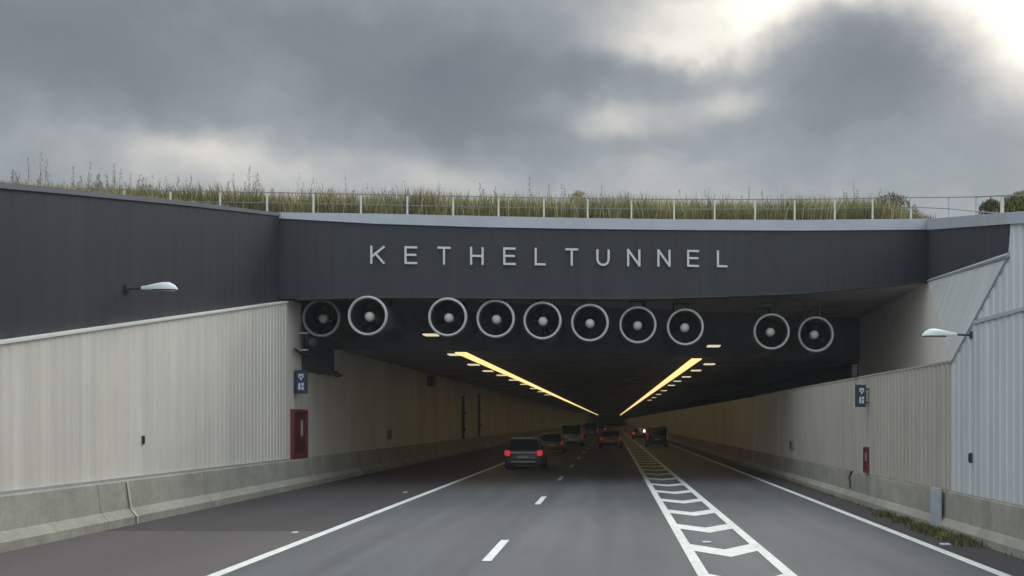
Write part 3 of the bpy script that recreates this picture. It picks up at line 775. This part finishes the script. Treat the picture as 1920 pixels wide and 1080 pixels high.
# shrubs
def shrub(px, py_b, py_t, Y, wpx, label, mi, n=900):
    global gv, gf, gm
    gv, gf, gm = [], [], []
    b = on_y(px, py_b, Y); H = (py_b - py_t) / F * Y; W = wpx / F * Y / 2
    for k in range(n):
        a = random.uniform(0, 2 * PI); r = random.random() ** .6; zz = random.random() ** .8
        rad = W * (1 - .35 * zz) * r * (1 + .3 * math.sin(3 * a + 1))
        blade(b.x + rad * math.cos(a), Y + rad * math.sin(a), b.z + H * zz * (1 - .3 * r * r) - .05, random.uniform(.06, .16), .018, .5, random.choice(mi))
    t = thing('shrub', label, 'shrub', (b.x, Y, b.z - .1))
    me = bpy.data.meshes.new('foliage'); me.from_pydata([(x - b.x, y - Y, z - b.z + .1) for x, y, z in gv], [], gf); me.update()
    link('foliage', me, [M['g1'], M['g2'], M['g3'], M['g4'], M['g5']], t); me.polygons.foreach_set('material_index', gm)
    bm = bmesh.new()
    for k in range(7):
        a = random.uniform(0, 2 * PI); tube(bm, [(0, 0, -.1), (W * .35 * math.cos(a), W * .35 * math.sin(a), H * .5), (W * .6 * math.cos(a), W * .6 * math.sin(a), H * .9)], [.02, .012, .005], 5)
    bmo('stems', bm, M['g4'], t)
shrub(1672, 405, 362, 42.0, 95, 'dark scrubby shrub behind the railing near the right end of the grass', [4, 3, 3], 900)
shrub(1085, 405, 356, 41.0, 52, 'straw coloured bush rising over the middle of the grass', [2, 3, 2], 700)
shrub(1858, 402, 374, 30.0, 52, 'small dark shrub behind the right railing, left of the denser bush', [3, 4, 4], 500)
shrub(1912, 402, 362, 27.0, 90, 'dense green bush at the right edge above the grey wall', [0, 4, 1], 1500)

# weeds at the foot of the right barrier
gv, gf, gm = [], [], []
for _ in range(2600):
    c = random.choice([(1712, 968, .22), (1740, 980, .15), (1800, 998, .3), (1830, 1012, .35), (1850, 1020, .3), (1780, 992, .2), (1815, 1004, .5)])
    Y = F * EYE / (c[1] - VY); x = min(6.80, 6.62 + random.gauss(0, .09)); y = Y + random.gauss(0, c[2])
    if random.random() < .1: x = 6.55 - random.random() * .25; 
    yel = 1 if abs(y - F * EYE / (1010 - VY)) < .25 and random.random() < .5 else 0
    blade(x, y, .0, random.uniform(.05, .17), random.uniform(.006, .014), .5, 5 if yel else random.choice([0, 1, 4, 4, 3]))
for _ in range(500):
    y = random.uniform(15, 45); blade(random.gauss(6.78, .04), y, 0, random.uniform(.02, .08), .01, .5, random.choice([3, 4, 1]))
me = bpy.data.meshes.new('ground_weeds'); me.from_pydata(gv, [], gf); me.update()
o = link('ground_weeds', me, [M['g1'], M['g2'], M['g3'], M['g4'], M['g5'], M['yellow_leaf']]); me.polygons.foreach_set('material_index', gm)
tag(o, 'green and yellow weeds growing at the foot of the right barrier', 'weeds', kind='stuff')

# ------------------------------------------------------------------ vehicles (rear towards the camera, -y is the rear)
def loft(bm, rings, seg=28, ex=5.0):
    rr = []
    for z, hw, y0, y1, e in rings:
        ring = []
        for k in range(seg):
            a = 2 * PI * (k + .5) / seg; c, s = math.cos(a), math.sin(a)
            x = hw * math.copysign(abs(c) ** (2 / e), c); y = (y0 + y1) / 2 + (y1 - y0) / 2 * math.copysign(abs(s) ** (2 / e), s)
            ring.append(bm.verts.new((x, y, z)))
        rr.append(ring)
    for a, b in zip(rr, rr[1:]):
        for k in range(seg): bm.faces.new((a[k], a[(k + 1) % seg], b[(k + 1) % seg], b[k]))
    bm.faces.new(rr[0]); bm.faces.new(rr[-1])
def vehicle(name, label, cat, x, y, W, Lg, H, pm, kind='hatch', lit=True, detail=True, roof_m=None):
    t = thing(name, label, cat, (x, y, 0)); hw = W / 2
    belt = H * (.60 if kind in ('hatch', 'saloon') else .54)
    yr, yf_ = 0, Lg
    bm = bmesh.new()
    loft(bm, [(.22, hw * .90, .10, Lg - .1, 8), (.30, hw * .97, .03, Lg - .02, 8), (.55, hw, 0, Lg, 7), (belt * .85, hw * .99, .03, Lg - .05, 7),
              (belt, hw * .95, .10, Lg - .25, 7)])
    bmo('body', bm, pm, t, True)
    if kind == 'van': c0, c1, r0, r1 = .12, Lg - .7, .20, Lg - 1.5
    elif kind == 'saloon': c0, c1, r0, r1 = .55, Lg - .9, 1.25, Lg - 1.9
    else: c0, c1, r0, r1 = .14, Lg - .95, .42, Lg - 1.9
    tw = .78 if kind != 'van' else .86
    bm = bmesh.new()
    loft(bm, [(belt - .02, hw * .93, c0, c1, 6), (belt + (H - belt) * .55, hw * (.93 + tw) / 2, c0 + (r0 - c0) * .5, c1 + (r1 - c1) * .55, 6),
              (H - .07, hw * tw, r0, r1, 6), (H, hw * tw * .88, r0 + .15, r1 - .15, 5)])
    bmo('cabin', bm, roof_m or pm, t, True)
    # glass panels standing slightly proud
    def cab(u, v, side):       # u across 0..1, v up 0..1 on the rear
        pass
    z0, z1 = belt + .03, H - .13
    def yb(z): return c0 + (r0 - c0) * (z - belt) / (H - belt)
    def xb(z): return hw * (.93 + (tw - .93) * (z - belt) / (H - belt))
    bm = bmesh.new()
    k0, k1 = xb(z0) * .86, xb(z1) * .84
    q = [(-k0, yb(z0) - .03, z0), (k0, yb(z0) - .03, z0), (k1, yb(z1) - .03, z1), (-k1, yb(z1) - .03, z1)]
    f = [bm.verts.new(v) for v in q]; g = [bm.verts.new(Vector(v) + Vector((0, .04, 0))) for v in q]
    bm.faces.new(f); bm.faces.new(g[::-1])
    for j in range(4): bm.faces.new((f[j], f[(j + 1) % 4], g[(j + 1) % 4], g[j]))
    bmo('rear_window', bm, M['glass'], t)
    for s in (-1, 1):
        bm = bmesh.new()
        q = [(s * (xb(z0) + .012), yb(z0) + .35, z0), (s * (xb(z0) + .012), c1 - .35, z0), (s * (xb(z1) + .012), r1 - .1, z1), (s * (xb(z1) + .012), yb(z1) + .35, z1)]
        f = [bm.verts.new(v) for v in q]; g = [bm.verts.new(Vector(v) - Vector((s * .04, 0, 0))) for v in q]
        bm.faces.new(f); bm.faces.new(g[::-1])
        for j in range(4): bm.faces.new((f[j], f[(j + 1) % 4], g[(j + 1) % 4], g[j]))
        bmo('side_window', bm, M['glass'], t)
    # tail lamps
    for s in (-1, 1):
        bm = bmesh.new()
        if kind == 'van': box(bm, (s * hw * .97, -.02, belt * .62), (s * hw * .84, .12, belt * 1.12), .02)
        else: box(bm, (s * hw * .985, -.03, belt * .72), (s * hw * .70, .16, belt * 1.02), .05)
        bmo('tail_light', bm, M['tail'] if lit else M['tail_dim'], t)
    bm = bmesh.new(); box(bm, (-.27, -.045, belt * .60), (.27, -.01, belt * .60 + .12), .005); bmo('licence_plate', bm, M['plate'], t)
    bm = bmesh.new(); box(bm, (-hw * .96, -.08, .27), (hw * .96, .12, .50), .05); bmo('bumper', bm, M['bumper'], t)
    for s in (-1, 1):
        for yy in (.75, Lg - .8):
            bm = bmesh.new(); lathe_y(bm, [(.20, 0), (.31, 0), (.33, .03), (.33, .19), (.31, .22), (.20, .22)], 24, close=True)
            w_ = bmo('wheel', bm, M['tyre'], t, True); w_.rotation_euler = (0, 0, -PI / 2); w_.location = (s * (hw - .10) - .11, yy, .33)
            bm = bmesh.new(); lathe_y(bm, [(0, .02), (.08, .0), (.20, .02), (.20, .20), (0, .20)], 16); bmo('rim', bm, M['rim'], w_, True)
    for s in (-1, 1):
        bm = bmesh.new(); box(bm, (s * (hw * .95), c1 - .55, belt + .02), (s * (hw + .17), c1 - .42, belt + .17), .03); bmo('wing_mirror', bm, pm, t)
    return t
P_black = paint('black paint', (.07, .074, .08)); P_red = paint('rust red paint', (.22, .10, .06)); P_silver = paint('silver paint', (.36, .36, .33), .5)
P_copper = paint('copper paint', (.45, .19, .11), .3); P_navy = paint('navy paint', (.025, .032, .045)); P_grey = paint('grey paint', (.22, .22, .23), .4); P_green = paint('bottle green paint', (.05, .10, .07))
def at(px, pyb): Y = F * EYE / (pyb - VY); return (px - VX) / F * Y, Y
x, y = at(981.5, 881); hb = vehicle('hatchback_car', 'black hatchback with bright red tail lights, nearest car in the left lane', 'car', x, y, 1.82, 4.1, 1.52, P_black)
bm = bmesh.new(); box(bm, (-.62, -.035, .78), (.62, .02, .86), .01); bmo('tailgate_trim', bm, M['galv'], hb)
bm = bmesh.new(); box(bm, (-.58, -.085, .36), (.58, -.06, .42), .01); bmo('bumper_trim', bm, M['galv'], hb)
bm = bmesh.new(); box(bm, (-.62, .22, 1.46), (.62, .50, 1.505), .015); bmo('roof_spoiler', bm, P_silver, hb)
x, y = at(1034, 851); vehicle('hatchback_car', 'dark rust coloured car right behind the black hatchback, before the silver van', 'car', x, y, 1.75, 4.2, 1.48, P_red, lit=False)
x, y = at(1071, 837); vehicle('delivery_van', 'silver van with upright rear window in the left lane', 'van', x, y, 2.15, 4.9, 2.05, P_silver, 'van', lit=False)
x, y = at(1145, 841); oc = vehicle('estate_car', 'copper coloured estate car with roof rails in the middle lane', 'car', x, y, 1.9, 4.5, 1.58, P_copper, lit=False)
for s in (-1, 1):
    bm = bmesh.new(); tube(bm, [(s * .60, .7, 1.56), (s * .60, .8, 1.63), (s * .60, 2.2, 1.63), (s * .60, 2.3, 1.56)], .02, 6); bmo('roof_rail', bm, M['galv'], oc)
x, y = at(1233, 838); vehicle('off_road_car', 'tall dark navy off-road car in the right lane', 'car', x, y, 1.95, 4.6, 1.86, P_navy, 'van', lit=False)
x, y = at(1199, 824); rc = vehicle('saloon_car', 'distant car with one glowing white lamp ahead of the navy off-road car', 'car', x, y, 1.8, 4.5, 1.5, P_grey, 'saloon', lit=True)
bm = bmesh.new(); box(bm, (.50, -.10, .95), (.72, -.05, 1.25), .02); bmo('headlight', bm, M['lamp_on'], rc)  # lit white headlight, set on the rear face of the car
x, y = at(1108, 821); vehicle('delivery_van', 'distant dark green van just right of the silver van', 'van', x, y, 2.0, 5.0, 2.1, P_green, 'van', lit=False)
x, y = at(1128, 812); vehicle('saloon_car', 'very distant grey car near the vanishing point of the tunnel', 'car', x, y, 1.8, 4.5, 1.5, P_grey, 'saloon', lit=True)
x, y = at(1092, 812); vehicle('saloon_car', 'very distant red-lit car seen between the silver van and the dark green van', 'car', x, y, 1.8, 4.5, 1.5, P_black, 'saloon', lit=True)

# ------------------------------------------------------------------ haze, added to lift the blacks like veiling glare
hm = bpy.data.materials.new('haze'); hm.use_nodes = True; hn = hm.node_tree
for n_ in list(hn.nodes):
    if n_.type == 'BSDF_PRINCIPLED': hn.nodes.remove(n_)
pv = hn.nodes.new('ShaderNodeVolumePrincipled'); pv.inputs['Color'].default_value = (.9, .93, 1, 1); pv.inputs['Density'].default_value = .00042
hn.links.new(pv.outputs[0], hn.nodes['Material Output'].inputs['Volume'])
bm = bmesh.new(); box(bm, (-1510, -1510, -1.0), (1510, 1510, 14)); o = bmo('haze', bm, hm); o['kind'] = 'stuff'; o['label'] = 'thin haze added over the road to lift the blacks'
o.data.transform(Matrix.Identity(4))
# ------------------------------------------------------------------ camera
cam = bpy.data.cameras.new('camera'); co = bpy.data.objects.new('camera', cam); C.objects.link(co)
cam.lens = 36 * F / 1920; cam.sensor_width = 36; cam.shift_x = -(VX - 960) / 1920; cam.shift_y = (VY - 540) / 1920
cam.clip_start = .1; cam.clip_end = 4000
co.location = (0, 0, EYE); co.rotation_euler = (PI / 2, 0, 0)
S.camera = co

# ------------------------------------------------------------------ sun and sky
SUN_AZ, SUN_EL = R(28), R(38)       # azimuth to the right of the road direction
sun = bpy.data.lights.new('sun', 'SUN'); sun.energy = 1.1; sun.angle = R(25); sun.color = (1, .95, .87)
so = bpy.data.objects.new('sun', sun); C.objects.link(so)
dirv = Vector((math.sin(SUN_AZ) * math.cos(SUN_EL), math.cos(SUN_AZ) * math.cos(SUN_EL), math.sin(SUN_EL)))
so.rotation_euler = dirv.to_track_quat('Z', 'Y').to_euler(); so.location = (30, 0, 60)
w = bpy.data.worlds.new('World'); S.world = w; w.use_nodes = True
nt = w.node_tree; N = nt.nodes; L = nt.links
bg = N['Background']
sky = N.new('ShaderNodeTexSky'); sky.sky_type = 'NISHITA'; sky.sun_disc = False; sky.sun_elevation = SUN_EL; sky.sun_rotation = SUN_AZ
tc = N.new('ShaderNodeTexCoord')
def val(op, a, b=None, c=None, clamp=False):
    n = N.new('ShaderNodeMath'); n.operation = op; n.use_clamp = clamp
    for i, v in enumerate((a, b, c)):
        if v is None: continue
        if isinstance(v, (int, float)): n.inputs[i].default_value = v
        else: L.new(v, n.inputs[i])
    return n.outputs[0]
def vec(op, a, b):
    n = N.new('ShaderNodeVectorMath'); n.operation = op
    for i, v in enumerate((a, b)):
        if isinstance(v, (tuple, Vector)): n.inputs[i].default_value = v
        else: L.new(v, n.inputs[i])
    return n
def noise(scale, vecin, detail=5, rough=.55, col=False, stretch=(1, 1, 1)):
    mp = N.new('ShaderNodeMapping'); mp.inputs['Scale'].default_value = stretch; L.new(vecin, mp.inputs[0])
    n = N.new('ShaderNodeTexNoise'); n.inputs['Scale'].default_value = scale; n.inputs['Detail'].default_value = detail; n.inputs['Roughness'].default_value = rough
    L.new(mp.outputs[0], n.inputs['Vector']); return n.outputs['Color' if col else 'Fac']
D0 = tc.outputs['Generated']
# ragged edges: displace the direction by noise
nz = noise(5, D0, 5, .55, True)
nzc = vec('SUBTRACT', nz, (.5, .5, .5)).outputs[0]
sc = N.new('ShaderNodeVectorMath'); sc.operation = 'SCALE'; L.new(nzc, sc.inputs[0]); sc.inputs['Scale'].default_value = .13
D1 = vec('ADD', D0, sc.outputs[0]).outputs[0]
base = noise(4.0, D1, 6, .5, stretch=(1, 1, 1.8))
fine = noise(17, D1, 7, .6, stretch=(1, 1, 1.7))
tot = val('ADD', val('MULTIPLY', val('SUBTRACT', base, .5), .36), val('MULTIPLY', val('SUBTRACT', fine, .5), .24))
def blob(px, py, rx, ry, amp, soft=1.0):
    """cloud patch centred on a sky direction; rx, ry are angular half sizes in radians-ish"""
    d = Vector(((px - VX) / F, 1, (VY - py) / F)).normalized()
    rgt = d.cross(Vector((0, 0, 1))).normalized(); up = rgt.cross(d)
    a = N.new('ShaderNodeVectorMath'); a.operation = 'DOT_PRODUCT'; L.new(D1, a.inputs[0]); a.inputs[1].default_value = rgt / rx
    b = N.new('ShaderNodeVectorMath'); b.operation = 'DOT_PRODUCT'; L.new(D1, b.inputs[0]); b.inputs[1].default_value = up / ry
    c = N.new('ShaderNodeVectorMath'); c.operation = 'DOT_PRODUCT'; L.new(D1, c.inputs[0]); c.inputs[1].default_value = d
    r2 = val('ADD', val('MULTIPLY', a.outputs['Value'], a.outputs['Value']), val('MULTIPLY', b.outputs['Value'], b.outputs['Value']))
    g = val('EXPONENT', val('MULTIPLY', r2, -1.0))
    return val('MULTIPLY', val('MULTIPLY', g, val('GREATER_THAN', c.outputs['Value'], 0)), amp)
BLOBS = [(1910, 40, .07, .07, 1.0), (1540, -8, .18, .026, .50), (1240, 75, .07, .012, .28), (1350, 165, .05, .016, .28), (1130, 212, .06, .018, .34), (1400, 50, .07, .03, .12),
         (390, 290, .075, .018, .26), (1430, 40, .08, .020, .18), (1640, 5, .05, .015, .25), (60, 225, .10, .03, .10), (330, 345, .10, .02, .06), (1080, 340, .35, .035, .10), (300, 340, .3, .03, .06), (840, 330, .06, .02, .05),
         (1690, 160, .090, .055, -.36), (620, 90, .22, .05, -.20), (860, 190, .10, .045, -.16), (60, 60, .10, .06, -.10), (1700, 330, .18, .04, -.02), (150, 160, .14, .03, -.08), (950, 60, .08, .04, -.08)]
for bb in BLOBS: tot = val('ADD', tot, blob(*bb))
tot = val('ADD', tot, .375)
cr = N.new('ShaderNodeValToRGB'); L.new(tot, cr.inputs[0])
E = cr.color_ramp.elements
E[0].position = 0; E[0].color = (.155, .178, .195, 1)
E[1].position = 1; E[1].color = (1.15, 1.10, .98, 1)
for p, c in ((.22, (.212, .238, .256)), (.40, (.310, .338, .355)), (.55, (.475, .480, .470)), (.74, (.72, .695, .63))):
    e = E.new(p); e.color = (*c, 1)
# thinner, brighter cloud overhead and behind the camera
sp = N.new('ShaderNodeSeparateXYZ'); L.new(D0, sp.inputs[0])
back = N.new('ShaderNodeMapRange'); back.interpolation_type = 'SMOOTHSTEP'; L.new(sp.outputs['Y'], back.inputs['Value'])
back.inputs['From Min'].default_value = .80; back.inputs['From Max'].default_value = -.2; back.inputs['To Min'].default_value = 1.02; back.inputs['To Max'].default_value = 3.7
zen = N.new('ShaderNodeMapRange'); zen.interpolation_type = 'SMOOTHSTEP'; L.new(sp.outputs['Z'], zen.inputs['Value'])
zen.inputs['From Min'].default_value = .35; zen.inputs['From Max'].default_value = .9; zen.inputs['To Min'].default_value = .82; zen.inputs['To Max'].default_value = 1.5
mul = N.new('ShaderNodeVectorMath'); mul.operation = 'SCALE'; L.new(cr.outputs[0], mul.inputs[0]); L.new(val('MULTIPLY', back.outputs[0], zen.outputs[0]), mul.inputs['Scale'])
# clouds over the clear sky
sk = N.new('ShaderNodeVectorMath'); sk.operation = 'SCALE'; L.new(sky.outputs[0], sk.inputs[0]); sk.inputs['Scale'].default_value = .8
cl = N.new('ShaderNodeVectorMath'); cl.operation = 'SCALE'; L.new(mul.outputs[0], cl.inputs[0]); cl.inputs['Scale'].default_value = 10.0
mx = N.new('ShaderNodeMix'); mx.data_type = 'RGBA'; mx.inputs['Factor'].default_value = .93
L.new(sk.outputs[0], mx.inputs['A']); L.new(cl.outputs[0], mx.inputs['B'])
L.new(mx.outputs['Result'], bg.inputs['Color']); bg.inputs['Strength'].default_value = .10

S.cycles.max_bounces = 12; S.cycles.diffuse_bounces = 7
S.view_settings.view_transform = 'Standard'; S.view_settings.look = 'None'; S.view_settings.exposure = .28; S.view_settings.gamma = 1
